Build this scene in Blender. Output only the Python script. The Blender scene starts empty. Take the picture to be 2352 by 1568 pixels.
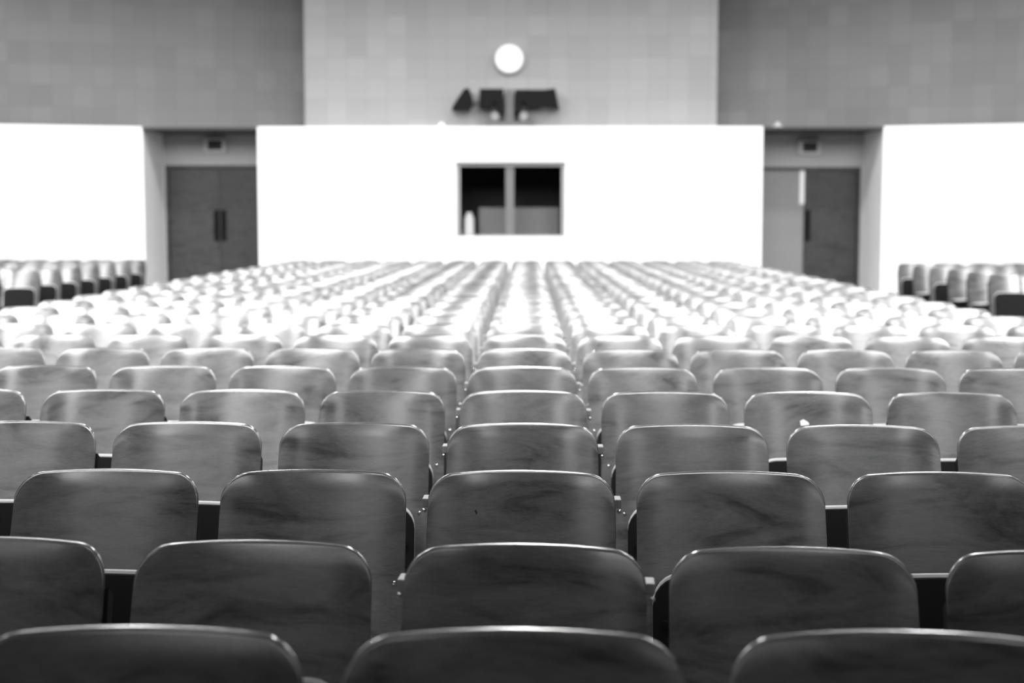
import bpy, bmesh, math, random
from mathutils import Vector, Matrix
R = math.radians
C = bpy.context.scene.collection
S = bpy.context.scene
random.seed(7)

# ------------------------------------------------------------------ camera
EYE = 1.426
cam = bpy.data.cameras.new('camera')
cam.lens = 50.0
cam.sensor_width = 36.0
cam.clip_end = 200
cam.dof.use_dof = True
cam.dof.focus_distance = 3.55
cam.dof.aperture_fstop = 2.9
cam_o = bpy.data.objects.new('camera', cam)
C.objects.link(cam_o)
cam_o.location = (0, 0, EYE)
cam_o.rotation_euler = (R(90 - 4.84), 0, 0.0109)
S.camera = cam_o

# ------------------------------------------------------------------ world
W = bpy.data.worlds.new('world')
S.world = W
W.use_nodes = True
W.node_tree.nodes['Background'].inputs[0].default_value = (1, 1, 1, 1)
W.node_tree.nodes['Background'].inputs[1].default_value = 0.015
S.view_settings.view_transform = 'Standard'
S.view_settings.look = 'None'
S.view_settings.gamma = 1.0
S.view_settings.use_curve_mapping = False
S.view_settings.exposure = 0.0

# ------------------------------------------------------------------ unseen overhead lights: inferred hall lamps and added helpers
CEIL = 5.7
def unseen_overhead_light(x, y, sx, sy, watt, z=CEIL - 0.04, tilt=0.0):
    l = bpy.data.lights.new('unseen_overhead_light', 'AREA')
    l.shape = 'RECTANGLE'
    l.size, l.size_y = sx, sy
    l.energy = watt
    o = bpy.data.objects.new('unseen_overhead_light', l)
    o.location = (x, y, z)
    o.rotation_euler = (tilt, 0, 0)
    C.objects.link(o)
    return o
# added unseen lights aimed rearward with limited spread, brightening rear chairs over near ones
for y, watt in ((-2.4, 9), (-0.4, 8), (1.6, 21), (3.4, 208), (5.6, 112), (8.0, 68), (10.4, 74), (12.8, 74), (15.2, 56), (17.6, 34)):
    for x, share in ((-9.0, 1.0), (-5.8, 1.2), (-2.6, 1.35), (0.9, 0.75), (4.1, 0.9), (7.3, 0.95)):
        o = unseen_overhead_light(x, y, 0.8 if y < 1 else 1.1 if y < 3 else 2.0 if y < 7 else 1.5, 1.8, watt * (share if y < 3 else share ** 0.4), tilt=R(40 if y == 3.4 else 47))
        o.data.spread = R(92)
# plain downlights over the rear rows
for y, watt in ((7.0, 30), (10.0, 30), (13.5, 52), (17.0, 56)):
    for x in (-6.4, -3.2, 0.0, 3.2, 6.4):
        unseen_overhead_light(x, y, 0.3, 1.2, watt)
# added unseen panels behind the camera, for highlights on near chair edges
for x in (-5.0, 5.0):
    unseen_overhead_light(x, -5.0, 3.6, 4.4, 56 if x < 0 else 34)
# added unseen backlights aimed at the stage, to rim tops of the front rows
for y, watt in ((6.6, 26), (10.2, 50)):
    for x in (-4.8, -2.4, 0.0, 2.4, 4.8):
        o = unseen_overhead_light(x, y, 0.3, 0.9, watt, tilt=R(-48))
        o.data.spread = R(76)
# wall washers close to the rear wall
for x in (-9.0, -6.0, -3.0, 0.0, 3.0, 6.0, 9.0):
    unseen_overhead_light(x, 20.8, 1.3, 0.4, 105, tilt=R(14))

# ------------------------------------------------------------------ materials
def mat(name, col, rough=0.5, spec=0.5, metal=0.0):
    m = bpy.data.materials.new(name)
    m.use_nodes = True
    b = m.node_tree.nodes['Principled BSDF']
    b.inputs['Base Color'].default_value = (col, col, col, 1)
    b.inputs['Roughness'].default_value = rough
    b.inputs['Specular IOR Level'].default_value = spec
    b.inputs['Metallic'].default_value = metal
    return m

def nd(m, t, **kw):
    n = m.node_tree.nodes.new(t)
    for k, v in kw.items():
        setattr(n, k, v)
    return n

def ramp(m, stops):
    r = nd(m, 'ShaderNodeValToRGB')
    e = r.color_ramp.elements
    while len(e) < len(stops):
        e.new(0.5)
    for q, (p, c) in zip(e, stops):
        q.position = p
        q.color = (c, c, c, 1)
    return r

def wood_material(name, base, rough, spec=0.5):
    """Varnished plywood: long wavy horizontal figure, fine grain, one tone per board."""
    m = mat(name, base, rough, spec)
    L = m.node_tree.links.new
    b = m.node_tree.nodes['Principled BSDF']
    tc = nd(m, 'ShaderNodeTexCoord')
    oi = nd(m, 'ShaderNodeObjectInfo')
    off = nd(m, 'ShaderNodeVectorMath', operation='SCALE')
    off.inputs[0].default_value = (37.0, 11.0, 53.0)
    L(oi.outputs['Random'], off.inputs['Scale'])
    add = nd(m, 'ShaderNodeVectorMath', operation='ADD')
    L(tc.outputs['Object'], add.inputs[0])
    L(off.outputs[0], add.inputs[1])
    def noise(scale, s, det, dist, rg=0.6):
        mp = nd(m, 'ShaderNodeMapping')
        mp.inputs['Scale'].default_value = scale
        L(add.outputs[0], mp.inputs['Vector'])
        n = nd(m, 'ShaderNodeTexNoise')
        n.inputs['Scale'].default_value = s
        n.inputs['Detail'].default_value = det
        n.inputs['Roughness'].default_value = rg
        n.inputs['Distortion'].default_value = dist
        L(mp.outputs[0], n.inputs['Vector'])
        return n
    big = noise((1.6, 1.0, 5.5), 2.0, 5.0, 1.6)
    fine = noise((7.0, 7.0, 46.0), 5.0, 6.0, 1.0, 0.7)
    rb = ramp(m, [(0.30, 0.42), (0.46, 0.90), (0.62, 1.12), (0.80, 1.2)])
    L(big.outputs['Fac'], rb.inputs[0])
    rf = ramp(m, [(0.30, 0.78), (0.52, 1.03), (0.75, 1.18)])
    L(fine.outputs['Fac'], rf.inputs[0])
    mul = nd(m, 'ShaderNodeMath', operation='MULTIPLY')
    L(rb.outputs[0], mul.inputs[0])
    L(rf.outputs[0], mul.inputs[1])
    mr = nd(m, 'ShaderNodeMapRange')
    mr.inputs['To Min'].default_value = base * 0.80
    mr.inputs['To Max'].default_value = base * 1.20
    L(oi.outputs['Random'], mr.inputs['Value'])
    m2 = nd(m, 'ShaderNodeMath', operation='MULTIPLY')
    L(mul.outputs[0], m2.inputs[0])
    L(mr.outputs[0], m2.inputs[1])
    L(m2.outputs[0], b.inputs['Base Color'])
    rr = nd(m, 'ShaderNodeMapRange')
    rr.inputs['To Min'].default_value = rough - 0.06
    rr.inputs['To Max'].default_value = rough + 0.10
    L(big.outputs['Fac'], rr.inputs['Value'])
    L(rr.outputs[0], b.inputs['Roughness'])
    bp = nd(m, 'ShaderNodeBump')
    bp.inputs['Strength'].default_value = 0.02
    bp.inputs['Distance'].default_value = 0.002
    L(fine.outputs['Fac'], bp.inputs['Height'])
    L(bp.outputs[0], b.inputs['Normal'])
    return m

def tile_material(name, base, contrast):
    """Square acoustic tiles, each a slightly different grey, with thin horizontal scoring."""
    m = mat(name, base, 0.75, 0.3)
    L = m.node_tree.links.new
    b = m.node_tree.nodes['Principled BSDF']
    tc = nd(m, 'ShaderNodeTexCoord')
    sp = nd(m, 'ShaderNodeSeparateXYZ')
    L(tc.outputs['Object'], sp.inputs[0])
    cb = nd(m, 'ShaderNodeCombineXYZ')
    L(sp.outputs['X'], cb.inputs['X'])
    L(sp.outputs['Z'], cb.inputs['Y'])
    def cells(w, h):
        sc = nd(m, 'ShaderNodeVectorMath', operation='DIVIDE')
        sc.inputs[1].default_value = (w, h, 1)
        L(cb.outputs[0], sc.inputs[0])
        fl = nd(m, 'ShaderNodeVectorMath', operation='FLOOR')
        L(sc.outputs[0], fl.inputs[0])
        wn = nd(m, 'ShaderNodeTexWhiteNoise', noise_dimensions='2D')
        L(fl.outputs[0], wn.inputs['Vector'])
        return wn
    w1 = cells(0.335, 0.345)
    w2 = cells(1.005, 0.345)
    w3 = cells(0.67, 1.38)
    wb = ramp(m, [(0.0, 1 - contrast * .7), (0.5, 1.0), (0.9, 1 + contrast * .5), (1.0, 1 + contrast)])
    L(w1.outputs['Value'], wb.inputs[0])
    wc = ramp(m, [(0.0, 1 - contrast * .5), (1.0, 1 + contrast * .5)])
    L(w2.outputs['Value'], wc.inputs[0])
    wd = ramp(m, [(0.0, 1 - contrast * .5), (1.0, 1 + contrast * .5)])
    L(w3.outputs['Value'], wd.inputs[0])
    br = nd(m, 'ShaderNodeTexBrick')
    br.offset = 0.0
    br.inputs['Scale'].default_value = 1.0
    br.inputs['Brick Width'].default_value = 0.335
    br.inputs['Row Height'].default_value = 0.345
    br.inputs['Mortar Size'].default_value = 0.008
    br.inputs['Mortar Smooth'].default_value = 0.2
    br.inputs['Color1'].default_value = br.inputs['Color2'].default_value = (1, 1, 1, 1)
    br.inputs['Mortar'].default_value = (0.88, 0.88, 0.88, 1)
    L(cb.outputs[0], br.inputs['Vector'])
    cur = br.outputs['Color']
    for r_ in (wb, wc, wd):
        mu = nd(m, 'ShaderNodeMath', operation='MULTIPLY')
        L(cur, mu.inputs[0])
        L(r_.outputs[0], mu.inputs[1])
        cur = mu.outputs[0]
    mu = nd(m, 'ShaderNodeMath', operation='MULTIPLY')
    mu.inputs[1].default_value = base
    L(cur, mu.inputs[0])
    L(mu.outputs[0], b.inputs['Base Color'])
    return m

def plaster_material(name, base, var=0.04, rough=0.6):
    m = mat(name, base, rough, 0.3)
    L = m.node_tree.links.new
    tc = nd(m, 'ShaderNodeTexCoord')
    n = nd(m, 'ShaderNodeTexNoise')
    n.inputs['Scale'].default_value = 1.3
    n.inputs['Detail'].default_value = 6
    L(tc.outputs['Object'], n.inputs['Vector'])
    r_ = ramp(m, [(0.2, base * (1 - var)), (0.8, base * (1 + var))])
    L(n.outputs['Fac'], r_.inputs[0])
    L(r_.outputs[0], m.node_tree.nodes['Principled BSDF'].inputs['Base Color'])
    return m

M = {}
M['wood'] = wood_material('varnished_plywood', 0.10, 0.18, 0.5)
M['wood'].node_tree.nodes['Principled BSDF'].inputs['IOR'].default_value = 1.75
M['seat_wood'] = wood_material('seat_plywood', 0.2, 0.35)
M['seat_edge'] = mat('pale_ply_edge', 0.55, 0.45)
M['iron'] = plaster_material('black_painted_iron', 0.008, 0.2, 0.7)
M['iron'].node_tree.nodes['Principled BSDF'].inputs['Specular IOR Level'].default_value = 0.12
M['steel'] = mat('bright_steel', 0.65, 0.22, 0.5, 1.0)
M['bracket'] = mat('grey_painted_steel', 0.22, 0.4)
M['white_wall'] = plaster_material('white_plaster', 0.88, 0.02)
M['soffit'] = plaster_material('soffit_shade_tone', 0.06, 0.05)  # shade under the recess top put into the soffit colour
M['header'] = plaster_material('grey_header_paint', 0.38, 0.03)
M['reflection_leaf'] = plaster_material('door_reflection_tone', 0.23, 0.08, 0.4)  # reflected brightness of one leaf put into its base colour
M['desk'] = plaster_material('light_grey_laminate', 0.21, 0.1)
M['sign_grey'] = mat('sign_grey', 0.5, 0.5)
M['frame_grey'] = mat('frame_grey', 0.34, 0.5)
M['mullion'] = mat('mullion_grey', 0.13, 0.5)
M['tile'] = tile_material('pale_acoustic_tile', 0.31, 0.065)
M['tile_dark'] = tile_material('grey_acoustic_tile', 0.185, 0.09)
M['floor'] = plaster_material('worn_concrete_floor', 0.22, 0.15, 0.5)
M['side_wall'] = plaster_material('side_wall_paint', 0.14, 0.05, 0.8)
M['ceiling'] = plaster_material('ceiling_plaster', 0.08, 0.05, 0.8)
M['door'] = wood_material('dark_door_veneer', 0.046, 0.4, 0.3)
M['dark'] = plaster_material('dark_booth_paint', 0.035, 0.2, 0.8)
M['black_metal'] = plaster_material('black_metal', 0.008, 0.2, 0.7)
M['black_metal'].node_tree.nodes['Principled BSDF'].inputs['Specular IOR Level'].default_value = 0.12
M['grey_metal'] = mat('grey_metal', 0.10, 0.5)
M['white_plastic'] = mat('white_plastic', 0.85, 0.35)
M['grey_plastic'] = mat('grey_plastic', 0.30, 0.5)
M['chip'] = mat('bare_pale_wood', 0.85, 0.7)
M['nick'] = mat('dark_nick', 0.01, 0.8)
M['trim'] = mat('grey_trim', 0.30, 0.5)
g = bpy.data.materials.new('window_glass')
g.use_nodes = True
for n_ in list(g.node_tree.nodes):
    if n_.type == 'BSDF_PRINCIPLED':
        g.node_tree.nodes.remove(n_)
tr = nd(g, 'ShaderNodeBsdfTransparent')
gl = nd(g, 'ShaderNodeBsdfGlossy')
gl.inputs['Roughness'].default_value = 0.02
fr = nd(g, 'ShaderNodeFresnel')
mx = nd(g, 'ShaderNodeMixShader')
g.node_tree.links.new(fr.outputs[0], mx.inputs[0])
g.node_tree.links.new(tr.outputs[0], mx.inputs[1])
g.node_tree.links.new(gl.outputs[0], mx.inputs[2])
g.node_tree.links.new(mx.outputs[0], [n for n in g.node_tree.nodes if n.type == 'OUTPUT_MATERIAL'][0].inputs[0])
M['glass'] = g

# ------------------------------------------------------------------ mesh helpers
def link(name, bm, material, parent=None, smooth=None, mats=None):
    me = bpy.data.meshes.new(name)
    bmesh.ops.recalc_face_normals(bm, faces=bm.faces)
    bm.to_mesh(me)
    bm.free()
    for k in (mats or [material]):
        me.materials.append(k)
    if smooth:
        me.polygons.foreach_set('use_smooth', [True] * len(me.polygons))
        me.set_sharp_from_angle(angle=R(smooth))
    o = bpy.data.objects.new(name, me)
    C.objects.link(o)
    if parent:
        o.parent = parent
    return o

def box(bm, x0, x1, y0, y1, z0, z1, bev=0.0, mtx=None):
    r_ = bmesh.ops.create_cube(bm, size=1.0)
    vs = r_['verts']
    for v in vs:
        v.co = Vector(((x0 + x1) / 2 + v.co.x * (x1 - x0), (y0 + y1) / 2 + v.co.y * (y1 - y0), (z0 + z1) / 2 + v.co.z * (z1 - z0)))
    if bev:
        es = list({e for v in vs for e in v.link_edges})
        q = bmesh.ops.bevel(bm, geom=es, offset=bev, segments=2, affect='EDGES', profile=0.5)
        vs = list({v for f in q['faces'] for v in f.verts} | {v for v in vs if v.is_valid})
    if mtx is not None:
        bmesh.ops.transform(bm, matrix=mtx, verts=vs)
    return vs

def cyl(bm, p, q, r, seg=20, r2=None):
    p, q = Vector(p), Vector(q)
    d = q - p
    m4 = Matrix.Translation((p + q) / 2) @ d.to_track_quat('Z', 'Y').to_matrix().to_4x4()
    bmesh.ops.create_cone(bm, cap_ends=True, segments=seg, radius1=r, radius2=r if r2 is None else r2, depth=d.length, matrix=m4)

def prism(bm, pts, y0, y1):
    """outline in x,z extruded from y0 to y1"""
    a = [bm.verts.new((x, y0, z)) for x, z in pts]
    b = [bm.verts.new((x, y1, z)) for x, z in pts]
    bm.faces.new(a)
    bm.faces.new(b[::-1])
    n = len(pts)
    for i in range(n):
        bm.faces.new((a[i], a[(i + 1) % n], b[(i + 1) % n], b[i]))

def tag(o, label=None, cat=None, group=None, kind=None):
    if label: o['label'] = label
    if cat: o['category'] = cat
    if group: o['group'] = group
    if kind: o['kind'] = kind
    return o

def empty(name, loc, rz=0.0):
    o = bpy.data.objects.new(name, None)
    o.empty_display_size = 0.1
    o.location = loc
    o.rotation_euler = (0, 0, rz)
    C.objects.link(o)
    return o

def shell(w, r, crown, height, thick, bend, place, nx=14, nc=7, nz=12, bev=0.004):
    """Bent plywood panel. place(x, s, t, bend_y) -> Vector maps across / down / through-thickness."""
    bm = bmesh.new()
    xs = [-w + r - r * math.sin(math.pi / 2 * (1 - i / nc)) for i in range(nc)]
    xs += [-w + r + (2 * w - 2 * r) * i / nx for i in range(nx + 1)]
    xs += [-x for x in xs[:nc][::-1]]
    def corner(x):
        d = abs(x) - (w - r)
        return r - math.sqrt(max(0.0, r * r - d * d)) if d > 0 else 0.0
    G = []
    for t in (0.0, thick):
        cols = []
        for x in xs:
            k = corner(x)
            top = k + crown * (x / w) ** 2
            bot = height - k
            by = bend * (0.55 * (x / w) ** 2 + 0.45 * (x / w) ** 4)
            cols.append([bm.verts.new(place(x, top + (bot - top) * j / nz, t, by)) for j in range(nz + 1)])
        G.append(cols)
    n = len(xs)
    for L_ in (0, 1):
        for i in range(n - 1):
            for j in range(nz):
                f = (G[L_][i][j], G[L_][i + 1][j], G[L_][i + 1][j + 1], G[L_][i][j + 1])
                bm.faces.new(f if L_ else f[::-1])
    loop = [(i, 0) for i in range(n)] + [(n - 1, j) for j in range(1, nz + 1)] + [(i, nz) for i in range(n - 2, -1, -1)] + [(0, j) for j in range(nz - 1, 0, -1)]
    rim = []
    for (a, b), (c, d) in zip(loop, loop[1:] + loop[:1]):
        bm.faces.new((G[0][a][b], G[0][c][d], G[1][c][d], G[1][a][b]))
        rim += [bm.edges.get((G[0][a][b], G[0][c][d])), bm.edges.get((G[1][a][b], G[1][c][d]))]
    bmesh.ops.recalc_face_normals(bm, faces=bm.faces)
    if bev:
        bmesh.ops.bevel(bm, geom=[e for e in rim if e], offset=bev, segments=3, affect='EDGES', profile=0.5)
    return bm

# ------------------------------------------------------------------ setting: floor, ceiling, walls
D = 23.6            # face of the white rear wall
TOP = 2.975         # top of the white wall
def struct(name, boxes, m, **kw):
    bm = bmesh.new()
    for b in boxes:
        box(bm, *b)
    o = link(name, bm, m, **kw)
    o['kind'] = 'structure'
    return o
HX = 11.5
struct('floor', [(-HX, HX, -11, 28, -0.2, 0)], M['floor'])
struct('ceiling', [(-HX, HX, -11, 28, CEIL, CEIL + 0.2)], M['ceiling'])
struct('wall_left', [(-HX - .2, -HX, -11, 28, 0, CEIL)], M['side_wall'])
struct('wall_right', [(HX, HX + .2, -11, 28, 0, CEIL)], M['side_wall'])

DL0, DL1 = -6.36, -4.455      # recess of the left door
DR0, DR1 = 3.865, 5.845       # recess of the right door
DY = 24.95                    # plane of the doors
WX0, WX1, WZ0, WZ1 = -1.185, 0.625, 1.165, 2.395   # booth window opening
struct('wall_back', [(DL1, WX0, D, D + .22, 0, TOP), (WX1, DR0, D, D + .22, 0, TOP),
                     (WX0, WX1, D, D + .22, 0, WZ0), (WX0, WX1, D, D + .22, WZ1, TOP),
                     (DL1, DL1 + .15, D + .22, DY + .2, 0, TOP), (DR0 - .15, DR0, D + .22, DY + .2, 0, TOP),
                     (DL1 + .15, DR0 - .15, D + .22, DY + .2, TOP - .06, TOP)], M['white_wall'])
ANG = 17.0
def flank(name, x0, sx):
    """white wall beyond a door recess, swung towards the hall"""
    bm = bmesh.new()
    box(bm, 0, 6.0, 0, .25, 0, TOP)
    box(bm, 0, .15, .05, 1.4, 0, TOP, mtx=Matrix.Rotation(R(ANG), 4, 'Z'))
    if sx < 0:
        for v in bm.verts:
            v.co.x = -v.co.x
    o = link(name, bm, M['white_wall'])
    o.location = (x0, D, 0)
    o.rotation_euler = (0, 0, R(-ANG * sx))
    o['kind'] = 'structure'
flank('wall_back_left', DL0, -1)
flank('wall_back_right', DR1, 1)

# tiled upper walls
struct('wall_back_upper', [(-3.72, 3.15, D + .36, D + .56, TOP, CEIL), (-3.72, -3.57, D + .56, D + 1.9, TOP, CEIL), (3.0, 3.15, D + .56, D + 1.9, TOP, CEIL)], M['tile'])
def upper_flank(name, x0, sx, ang):
    bm = bmesh.new()
    box(bm, 0, 9.0, 0, .2, 0, CEIL - TOP)
    if sx < 0:
        for v in bm.verts:
            v.co.x = -v.co.x
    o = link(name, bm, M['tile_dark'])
    o.location = (x0, D + 1.4, TOP)
    o.rotation_euler = (0, 0, R(-ang * sx))
    o['kind'] = 'structure'
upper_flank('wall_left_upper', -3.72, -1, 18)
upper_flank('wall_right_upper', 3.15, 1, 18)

# recess: soffit and the wall with the door opening
def recess(n, x0, x1, d0, d1, dz):
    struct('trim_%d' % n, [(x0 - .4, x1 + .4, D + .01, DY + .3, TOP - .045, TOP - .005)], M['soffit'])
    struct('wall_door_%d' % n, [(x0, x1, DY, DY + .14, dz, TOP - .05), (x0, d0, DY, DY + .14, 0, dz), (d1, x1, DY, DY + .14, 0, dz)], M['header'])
    # the dim lobby behind
    struct('wall_lobby_%d' % n, [(x0 - .3, x1 + .3, DY + 1.6, DY + 1.7, 0, 2.9), (x0 - .4, x0 - .3, DY + .14, DY + 1.7, 0, 2.9),
                                 (x1 + .3, x1 + .4, DY + .14, DY + 1.7, 0, 2.9), (x0 - .4, x1 + .4, DY + .14, DY + 1.7, 2.9, 2.95)], M['ceiling'])

def door(n, x0, x1, dz, swing):
    """double door; swing = opening angle of the left leaf away from the hall"""
    root = empty('door_%d' % n, (0, DY, 0))
    root['kind'] = 'structure'
    bm = bmesh.new()
    t = .045
    box(bm, x0, x0 + t, -.01, .15, 0, dz); box(bm, x1 - t, x1, -.01, .15, 0, dz); box(bm, x0 + t, x1 - t, -.01, .15, dz - t, dz)
    link('door_frame', bm, M['door'], root)
    mid = (x0 + x1) / 2
    hw = (x1 - x0) / 2 - t - .004
    for side in (-1, 1):
        bm = bmesh.new()
        box(bm, 0, hw, 0, .045, .01, dz - t - .005, .003)
        if side > 0:
            for v in bm.verts: v.co.x = -v.co.x
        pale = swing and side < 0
        lf = link('door_leaf', bm, M['reflection_leaf'] if pale else M['door'], root)
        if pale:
            lf['label'] = 'leaf toned pale for its reflection'
            bm = bmesh.new(); box(bm, hw - .075, hw + .012, -.014, .02, 1.72, dz - t - .01, .004)  # pale strip added in place of light through the leaf gap
            link('gap_light_strip', bm, M['white_plastic'], lf)
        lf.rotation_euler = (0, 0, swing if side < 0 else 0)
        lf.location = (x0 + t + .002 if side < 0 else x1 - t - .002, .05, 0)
        if pale:
            continue
        bm = bmesh.new()
        xa, xb = (hw - .11, hw - .012)
        box(bm, xa, xb, -.012, .001, 1.07, 1.62, .003)
        cyl(bm, ((xa + xb) / 2, -.05, 1.16), ((xa + xb) / 2, -.05, 1.52), .013)
        cyl(bm, ((xa + xb) / 2, -.05, 1.19), ((xa + xb) / 2, 0, 1.19), .011)
        cyl(bm, ((xa + xb) / 2, -.05, 1.49), ((xa + xb) / 2, 0, 1.49), .011)
        if side > 0:
            for v in bm.verts: v.co.x = -v.co.x
        link('door_handle', bm, M['black_metal'], lf)
recess(1, DL0, DL1, -6.33, -4.46, 2.395)
recess(2, DR0, DR1, 3.87, 5.79, 2.36)
door(1, -6.33, -4.46, 2.395, 0)
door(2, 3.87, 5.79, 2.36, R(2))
l = bpy.data.lights.new('lobby_lamp', 'AREA'); l.size = .5; l.energy = 30
lo = bpy.data.objects.new('lobby_lamp', l); lo.location = (4.9, DY + .9, 2.85); C.objects.link(lo)

# exit signs over the doors
def exit_sign(x, z, label):
    root = empty('door_sign', (x, DY, z))
    bm = bmesh.new(); w, h = .19, .125
    box(bm, -w, w, -.10, -.001, -h, h, .012)
    link('sign_box', bm, M['sign_grey'], root)
    bm = bmesh.new()
    box(bm, -w + .07, w - .06, -.106, -.099, -h + .05, h - .04, .004)
    link('sign_face', bm, M['dark'], root)
    tag(root, label, 'sign')
exit_sign(-5.44, 2.735, 'small grey framed sign with dark face above the closed double door')
exit_sign(4.88, 2.695, 'small grey framed sign with dark face above the double door with one reflection-toned leaf')

# booth window
win = empty('window_1', (0, D, 0)); win['kind'] = 'structure'
bm = bmesh.new(); t = .065
box(bm, WX0, WX0 + t, .10, .20, WZ0, WZ1); box(bm, WX1 - t, WX1, .10, .20, WZ0, WZ1)
box(bm, WX0 + t, WX1 - t, .10, .20, WZ1 - t, WZ1); box(bm, WX0 + t, WX1 - t, .10, .20, WZ0, WZ0 + .03)
link('window_frame', bm, M['frame_grey'], win)
bm = bmesh.new(); box(bm, -.365, -.225, .11, .19, WZ0 + .03, WZ1 - t)
link('mullion', bm, M['mullion'], win)
bm = bmesh.new(); box(bm, WX0 - .02, WX1 + .02, -.05, .10, WZ0 - .035, WZ0, .006)
link('window_sill', bm, M['white_wall'], win)
bm = bmesh.new(); box(bm, WX0 + t, WX1 - t, .145, .151, WZ0 + .03, WZ1 - t)
link('window_pane', bm, M['glass'], win)
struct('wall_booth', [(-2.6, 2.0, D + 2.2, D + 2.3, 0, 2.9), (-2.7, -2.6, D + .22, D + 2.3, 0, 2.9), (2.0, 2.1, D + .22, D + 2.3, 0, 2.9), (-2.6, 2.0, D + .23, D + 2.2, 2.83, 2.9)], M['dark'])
dk = empty('control_desk', (-.28, D + .75, 0))
bm = bmesh.new(); box(bm, -.60, .86, -.46, .40, 0, 1.12); link('desk_body', bm, M['grey_plastic'], dk)
bm = bmesh.new(); box(bm, -.56, .83, .10, .40, 1.12, 1.66, .03); link('desk_panel', bm, M['desk'], dk)
tag(dk, 'grey control desk standing inside the booth behind the window', 'desk')
bt = empty('bottle', (-.985, D + .42, 1.10))
sh = empty('pedestal', (-1.02, D + .42, 0))
bm = bmesh.new(); box(bm, -.14, .13, -.15, .15, 0, 1.10, .005); link('pedestal_body', bm, M['grey_metal'], sh)
tag(sh, 'narrow grey pedestal inside the booth under the white container', 'pedestal')
dk2 = bt
bm = bmesh.new()
bmesh.ops.create_cone(bm, cap_ends=True, segments=24, radius1=.095, radius2=.088, depth=.38, matrix=Matrix.Translation((0, 0, .19)))
bmesh.ops.create_cone(bm, cap_ends=True, segments=24, radius1=.088, radius2=.05, depth=.05, matrix=Matrix.Translation((0, 0, .405)))
b_ = link('bottle_body', bm, M['white_plastic'], bt, smooth=40)
bm = bmesh.new(); bmesh.ops.create_cone(bm, cap_ends=True, segments=24, radius1=.05, radius2=.05, depth=.04, matrix=Matrix.Translation((0, 0, .45)))
link('bottle_cap', bm, M['white_plastic'], bt, smooth=40)
tag(bt, 'white upright container at the lower left corner of the booth window', 'container')

# clock
ck = empty('wall_clock', (-.305, D + .36, 4.11))
bm = bmesh.new(); cyl(bm, (0, -.075, 0), (0, -.001, 0), .255, 48); link('clock_case', bm, M['grey_plastic'], ck, smooth=40)
bm = bmesh.new(); cyl(bm, (0, -.082, 0), (0, -.074, 0), .225, 48); link('clock_face', bm, M['white_plastic'], ck, smooth=40)
tag(ck, 'round white wall clock on the tiled wall above the booth window', 'clock')

# dark lamp cluster standing on the ledge of the white wall
rg = empty('spotlight_cluster', (-.30, D + .17, TOP))
bm = bmesh.new(); box(bm, -.37, .37, -.10, .10, 0, .085, .008); link('base', bm, M['grey_metal'], rg)
bm = bmesh.new(); box(bm, -.075, .075, -.03, .05, .085, .62, .01); link('stem', bm, M['mullion'], rg)
def housing(pts, y0=-.16, y1=.12):
    bm = bmesh.new(); prism(bm, pts, y0, y1); return link('lamp_housing', bm, M['black_metal'], rg)
housing([(-.49, .30), (-.29, .30), (-.27, .40), (-.22, .40), (-.20, .22), (-.10, .22), (-.10, .615), (-.49, .615)])
housing([(.09, .22), (.18, .22), (.20, .40), (.25, .40), (.30, .30), (.46, .31), (.58, .36), (.74, .30), (.82, .28), (.75, .62), (.58, .60), (.09, .60)])
housing([(-.95, .27), (-.64, .29), (-.60, .42), (-.66, .62), (-.74, .62), (-.93, .34)])
bm = bmesh.new(); box(bm, -.66, .10, .07, .10, .44, .47); link('cross_arm', bm, M['frame_grey'], rg)
for sx in (-1, 1):
    bm = bmesh.new()
    cyl(bm, (sx * .235, -.12, .17), (sx * .235, .05, .20), .07, 24)
    box(bm, sx * .235 - .03, sx * .235 + .03, -.05, .03, .08, .2)
    link('lamp_yoke', bm, M['grey_plastic'], rg, smooth=40)
tag(rg, 'cluster of dark spotlights on a low stand above the booth window', 'spotlight')
def ledge_lamp(x, label):
    root = empty('floodlight', (x, D + .08, TOP))
    bm = bmesh.new(); cyl(bm, (0, -.05, .035), (0, .06, .035), .038, 20); link('lamp_body', bm, M['white_plastic'] if x < 0 else M['sign_grey'], root, smooth=40)
    bm = bmesh.new(); box(bm, -.07, .07, -.04, .05, 0, .012); link('foot', bm, M['white_plastic'], root)
    tag(root, label, 'lamp')
ledge_lamp(-1.42, 'tiny white floodlight on the ledge left of the dark spotlights')
ledge_lamp(4.11, 'tiny pale grey floodlight on the ledge over the door with a reflection-toned leaf')

# ------------------------------------------------------------------ auditorium chair (local: faces -y, top front edge at y = 0)
HT = 0.82
REC = R(19)
BW = 0.2235
BEND = 0.034
def back_place(x, s, t, by):
    w = x * (1 + .04 * s)
    return Vector((w, -by - s * math.sin(REC) + t * math.cos(REC), HT - s * math.cos(REC) + t * math.sin(REC)))
def on_back(x, s, lift=0.0):
    return back_place(x, s, -lift, BEND * (0.55 * (x / BW) ** 2 + 0.45 * (x / BW) ** 4))
def make_backrest(parent):
    bm = shell(BW, .060, .009, .50, .013, BEND, back_place)
    return link('backrest', bm, M['wood'], parent, smooth=50)
def make_rivet(parent, x):
    bm = bmesh.new()
    bmesh.ops.create_uvsphere(bm, u_segments=14, v_segments=8, radius=.0058, matrix=Matrix.Translation(on_back(x, .262)) @ Matrix.Diagonal((1, .7, 1, 1)))
    return link('rivet', bm, M['steel'], parent, smooth=80)
SEAT_TOP = .612
def seat_up(x, s, t, by):
    return Vector((x, -.155 - by - s * .16 + t, SEAT_TOP - s))
def seat_down(x, s, t, by):
    return Vector((x, -.50 + s, .445 - by + t * 1.0 - .03 * s))
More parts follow.
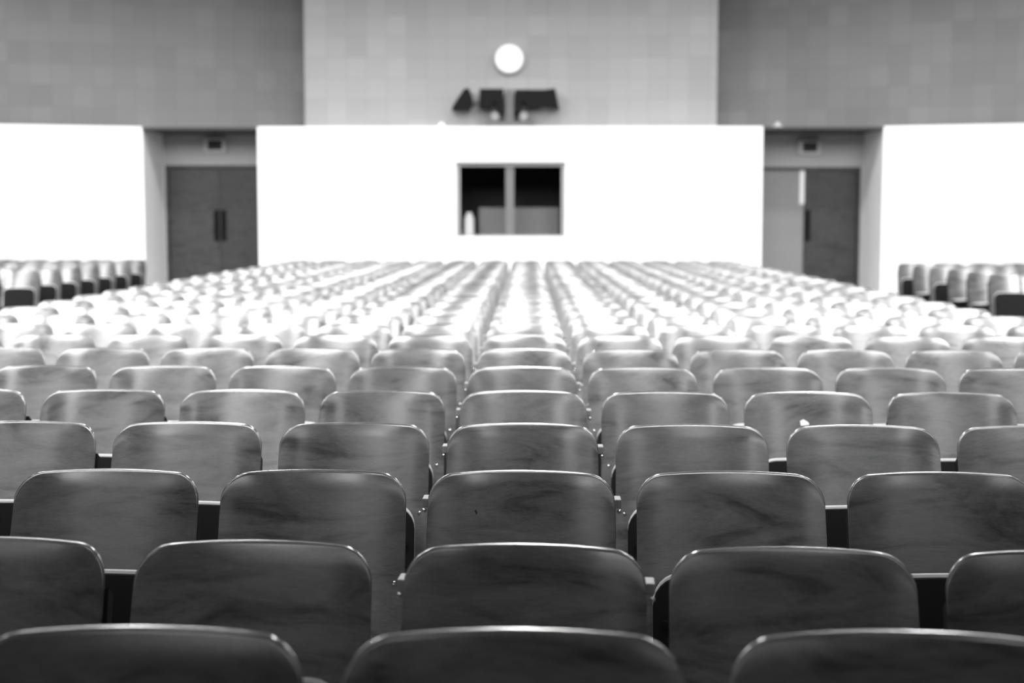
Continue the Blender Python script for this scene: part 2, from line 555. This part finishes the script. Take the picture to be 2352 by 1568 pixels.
def make_seat(parent, up):
    pl = seat_up if up else seat_down
    bm = shell(.192, .062, .004, .40, .011, .010, pl, nx=8, nc=6, nz=6, bev=.003)
    s = link('seat', bm, M['seat_edge'], parent, smooth=50)
    bm = shell(.1925, .0615, .004, .385, .012, .010, lambda x, q, t, by: pl(x, q + .007, t - .0125, by), nx=8, nc=6, nz=4, bev=.003)
    p = link('seat_pan', bm, M['iron'], s, smooth=50)
    return s, p
def make_bolt(parent, x, z):
    bm = bmesh.new()
    cyl(bm, (x, -.185 - (SEAT_TOP - z) * .16, z), (x, -.165 - (SEAT_TOP - z) * .16, z), .009, 14)
    return link('bolt', bm, M['iron'], parent, smooth=40)
def make_leg(parent, sx):
    bm = bmesh.new()
    x = sx * .192
    pr = [(-.30, 0), (.10, 0), (.10, .02), (-.02, .05), (-.025, .36), (.045, .70), (.020, .72), (-.045, .44), (-.16, .42), (-.16, .36), (-.09, .34), (-.09, .05), (-.30, .02)]
    a = [bm.verts.new((x - .011, y + .01, z)) for y, z in pr]
    b = [bm.verts.new((x + .011, y + .01, z)) for y, z in pr]
    bm.faces.new(a); bm.faces.new(b[::-1])
    for i in range(len(pr)):
        j = (i + 1) % len(pr)
        bm.faces.new((a[i], a[j], b[j], b[i]))
    return link('leg', bm, M['iron'], parent)
def make_bracket(parent, sx):
    bm = bmesh.new()
    x0, x1 = sorted((sx * .19, sx * .2255))
    mt = Matrix.Rotation(-REC, 4, 'X')
    box(bm, x0, x1, .004, .022, .42, .735)
    o = link('bracket', bm, M['iron'], parent)
    bm = bmesh.new()
    x0, x1 = sorted((sx * .19, sx * .241))
    box(bm, x0, x1, -.02, .03, .735, .757, .003)
    link('bracket_cap', bm, M['bracket'], o)
    bm = bmesh.new()
    bmesh.ops.create_uvsphere(bm, u_segments=12, v_segments=8, radius=.006, matrix=Matrix.Translation((sx * .236, -.022, .728)))
    link('rivet', bm, M['steel'], o, smooth=80)
    return o

def prototype(up, rivets, bracket):
    root = empty('auditorium_chair', (0, 0, -50))
    b = make_backrest(root)
    if rivets:
        make_rivet(b, -.198); make_rivet(b, .198)
    s, p = make_seat(root, up)
    if up and rivets:
        make_bolt(s, -.165, .50); make_bolt(s, .165, .50)
    make_leg(root, -1); make_leg(root, 1)
    if bracket:
        make_bracket(root, -1); make_bracket(root, 1)
    return root

def copy_tree(o, parent=None):
    c = o.copy()
    C.objects.link(c)
    if parent is not None:
        c.parent = parent
    for ch in o.children:
        copy_tree(ch, c)
    return c

protos = {}
def chair(loc, rz, up, near, bracket):
    key = (up, near, bracket)
    if key not in protos:
        protos[key] = prototype(*key)
        o = protos[key]
        used = o
    else:
        o = copy_tree(protos[key])
    o.location = loc
    o.rotation_euler = (0, 0, rz)
    return o

ORD = ['first', 'second', 'third', 'fourth', 'fifth', 'sixth', 'seventh', 'eighth', 'ninth', 'tenth', 'eleventh', 'twelfth', 'thirteenth', 'fourteenth', 'fifteenth',
       'sixteenth', 'seventeenth', 'eighteenth', 'nineteenth', 'twentieth', 'twenty-first', 'twenty-second', 'twenty-third', 'twenty-fourth', 'twenty-fifth', 'twenty-sixth']
NUM = ['', 'one seat', 'two seats', 'three seats', 'four seats', 'five seats', 'six seats', 'seven seats']
# depth of each row and how far it is turned; the seats stand 0.5 m apart
ROW_Y = [1.851, 2.623, 3.412, 4.220, 5.039, 5.876] + [6.700 + .8105 * i for i in range(20)]
ROW_A = [.0106, .045, .0093, .0227, .0213, .0198] + [.020] * 20
ROW_Z = [.062] + [0.0] * 25
SHIFT = {(0, 0): -.004, (1, 0): .011, (1, -1): .004, (5, 0): -.007, (5, 1): -.011}
DOWN = {(2, -1), (4, -2), (7, 1), (9, -3), (11, 4), (12, -6), (14, 2), (15, -5), (10, 5), (17, 6)}
PITCH = .5
CX = -.0136
STUFF_FROM = 22           # rows that show only as a sliver
stuff_spots = []
# raised strip of floor that carries the row closest to the camera
struct('trim_3', [(-4.0, 4.0, 1.35, 2.08, 0, ROW_Z[0])], M['floor'])
def label_for(r, k):
    if (r, k) == (2, -1):
        return 'plywood auditorium chair with lowered seat, third row from front, beside centre column'
    if (r, k) == (4, 2):
        return 'plywood auditorium chair with small white chip on its back, fifth row from front'
    if k == 0:
        return 'plywood auditorium chair in the centre column, %s row from the front' % ORD[r]
    s = 'left' if k < 0 else 'right'
    seat = 'lowered seat ' if (r, k) in DOWN else ''
    return 'plywood auditorium chair, %s row from front, %s %s of centre column' % (ORD[r], NUM[abs(k)], s)
n_ind = 0
for r in range(26):
    half = (1260.0 / 3267) * ROW_Y[r]
    for k in range(-7, 7):
        x = CX + PITCH * k * math.cos(ROW_A[r]) + SHIFT.get((r, k), 0)
        y = ROW_Y[r] - PITCH * k * math.sin(ROW_A[r])
        if abs(x) - .25 > half:
            continue
        rj = random.Random(r * 100 + k)
        rz = -ROW_A[r] + rj.uniform(-.012, .012)
        z = ROW_Z[r]
        if r >= STUFF_FROM:
            stuff_spots.append((x, y, z, rz))
            continue
        o = chair((x, y, z), rz, (r, k) not in DOWN, r <= 7, k == 0 and 1 <= r <= 8)
        tag(o, label_for(r, k), 'chair', 'chairs of the centre block, %s row' % ORD[r])
        n_ind += 1
        if (r, k) == (4, 2):
            br = [c for c in o.children if c.name.startswith('backrest')][0]
            bm = bmesh.new()
            pts = [(-.024, .102), (-.012, .096), (.004, .106), (.008, .114), (-.006, .117), (-.022, .118)]
            a = [bm.verts.new(on_back(px_, ps, .0012)) for px_, ps in pts]
            b2 = [bm.verts.new(on_back(px_, ps, -.001)) for px_, ps in pts]
            bm.faces.new(a); bm.faces.new(b2[::-1])
            for i in range(6):
                bm.faces.new((a[i], a[(i + 1) % 6], b2[(i + 1) % 6], b2[i]))
            cp = link('chip', bm, M['chip'], br)
            cp['label'] = 'small white chip in the varnish'
        if (r, k) == (2, 0):
            br = [c for c in o.children if c.name.startswith('backrest')][0]
            bm = bmesh.new()
            pts = [(-.112, .094), (-.109, .091), (-.105, .099), (-.108, .104)]
            a = [bm.verts.new(on_back(px_, ps, .0010)) for px_, ps in pts]
            b2 = [bm.verts.new(on_back(px_, ps, -.001)) for px_, ps in pts]
            bm.faces.new(a); bm.faces.new(b2[::-1])
            for i in range(4):
                bm.faces.new((a[i], a[(i + 1) % 4], b2[(i + 1) % 4], b2[i]))
            cp = link('nick', bm, M['nick'], br)
            cp['label'] = 'small dark nick in the wood'

# side blocks beyond the aisles
def side_block(sx, x_edge, ys, ncol, word, down):
    global n_ind
    rows = len(ys)
    for i, y in enumerate(ys):                  # i = 0 is the row at the wall
        for c in range(ncol):
            x = sx * (x_edge + .25 + PITCH * c)
            if abs(x) - .3 > y * (1195.0 / 3267) + .3:
                continue
            o = chair((x, y, 0), random.Random(i * 31 + c).uniform(-.01, .01), (i, c) not in down, False, False)
            tag(o, 'plywood auditorium chair, %s side block, %s row from the wall, %s seat from aisle' % (word, ORD[i], ORD[c]), 'chair', 'chairs of the %s side block' % word)
            n_ind += 1
side_block(-1, 6.0, [22.45 - .8105 * i for i in range(7)], 5, 'left', {(3, 1)})
side_block(1, 5.3, [20.6 - .8105 * i for i in range(6)], 6, 'right', {(1, 0), (3, 0), (4, 0)})

# the last rows, of which only a sliver shows, as one mass
bm = bmesh.new()
tmp = prototype(True, False, False)
pieces = []
def collect(o):
    if o.type == 'MESH':
        pieces.append(o.data)
    for ch in o.children:
        collect(ch)
collect(tmp)
mats_ = []
for me in pieces:
    if me.materials[0] not in mats_:
        mats_.append(me.materials[0])
for (x, y, z, rz) in stuff_spots:
    mt = Matrix.Translation((x, y, z)) @ Matrix.Rotation(rz, 4, 'Z')
    for me in pieces:
        n0v, n0f = len(bm.verts), len(bm.faces)
        bm.from_mesh(me)
        bm.verts.ensure_lookup_table(); bm.faces.ensure_lookup_table()
        bmesh.ops.transform(bm, matrix=mt, verts=bm.verts[n0v:])
        mi = mats_.index(me.materials[0])
        for f in bm.faces[n0f:]:
            f.material_index = mi
            f.smooth = True
mass = link('auditorium_chairs', bm, None, mats=mats_, smooth=50)
tag(mass, 'farthest rows of plywood auditorium chairs against the white rear wall', 'chairs', None, 'stuff')
def remove_tree(o):
    for ch in list(o.children):
        remove_tree(ch)
    bpy.data.objects.remove(o)
remove_tree(tmp)
print('individual chairs', n_ind, 'in the mass', len(stuff_spots))
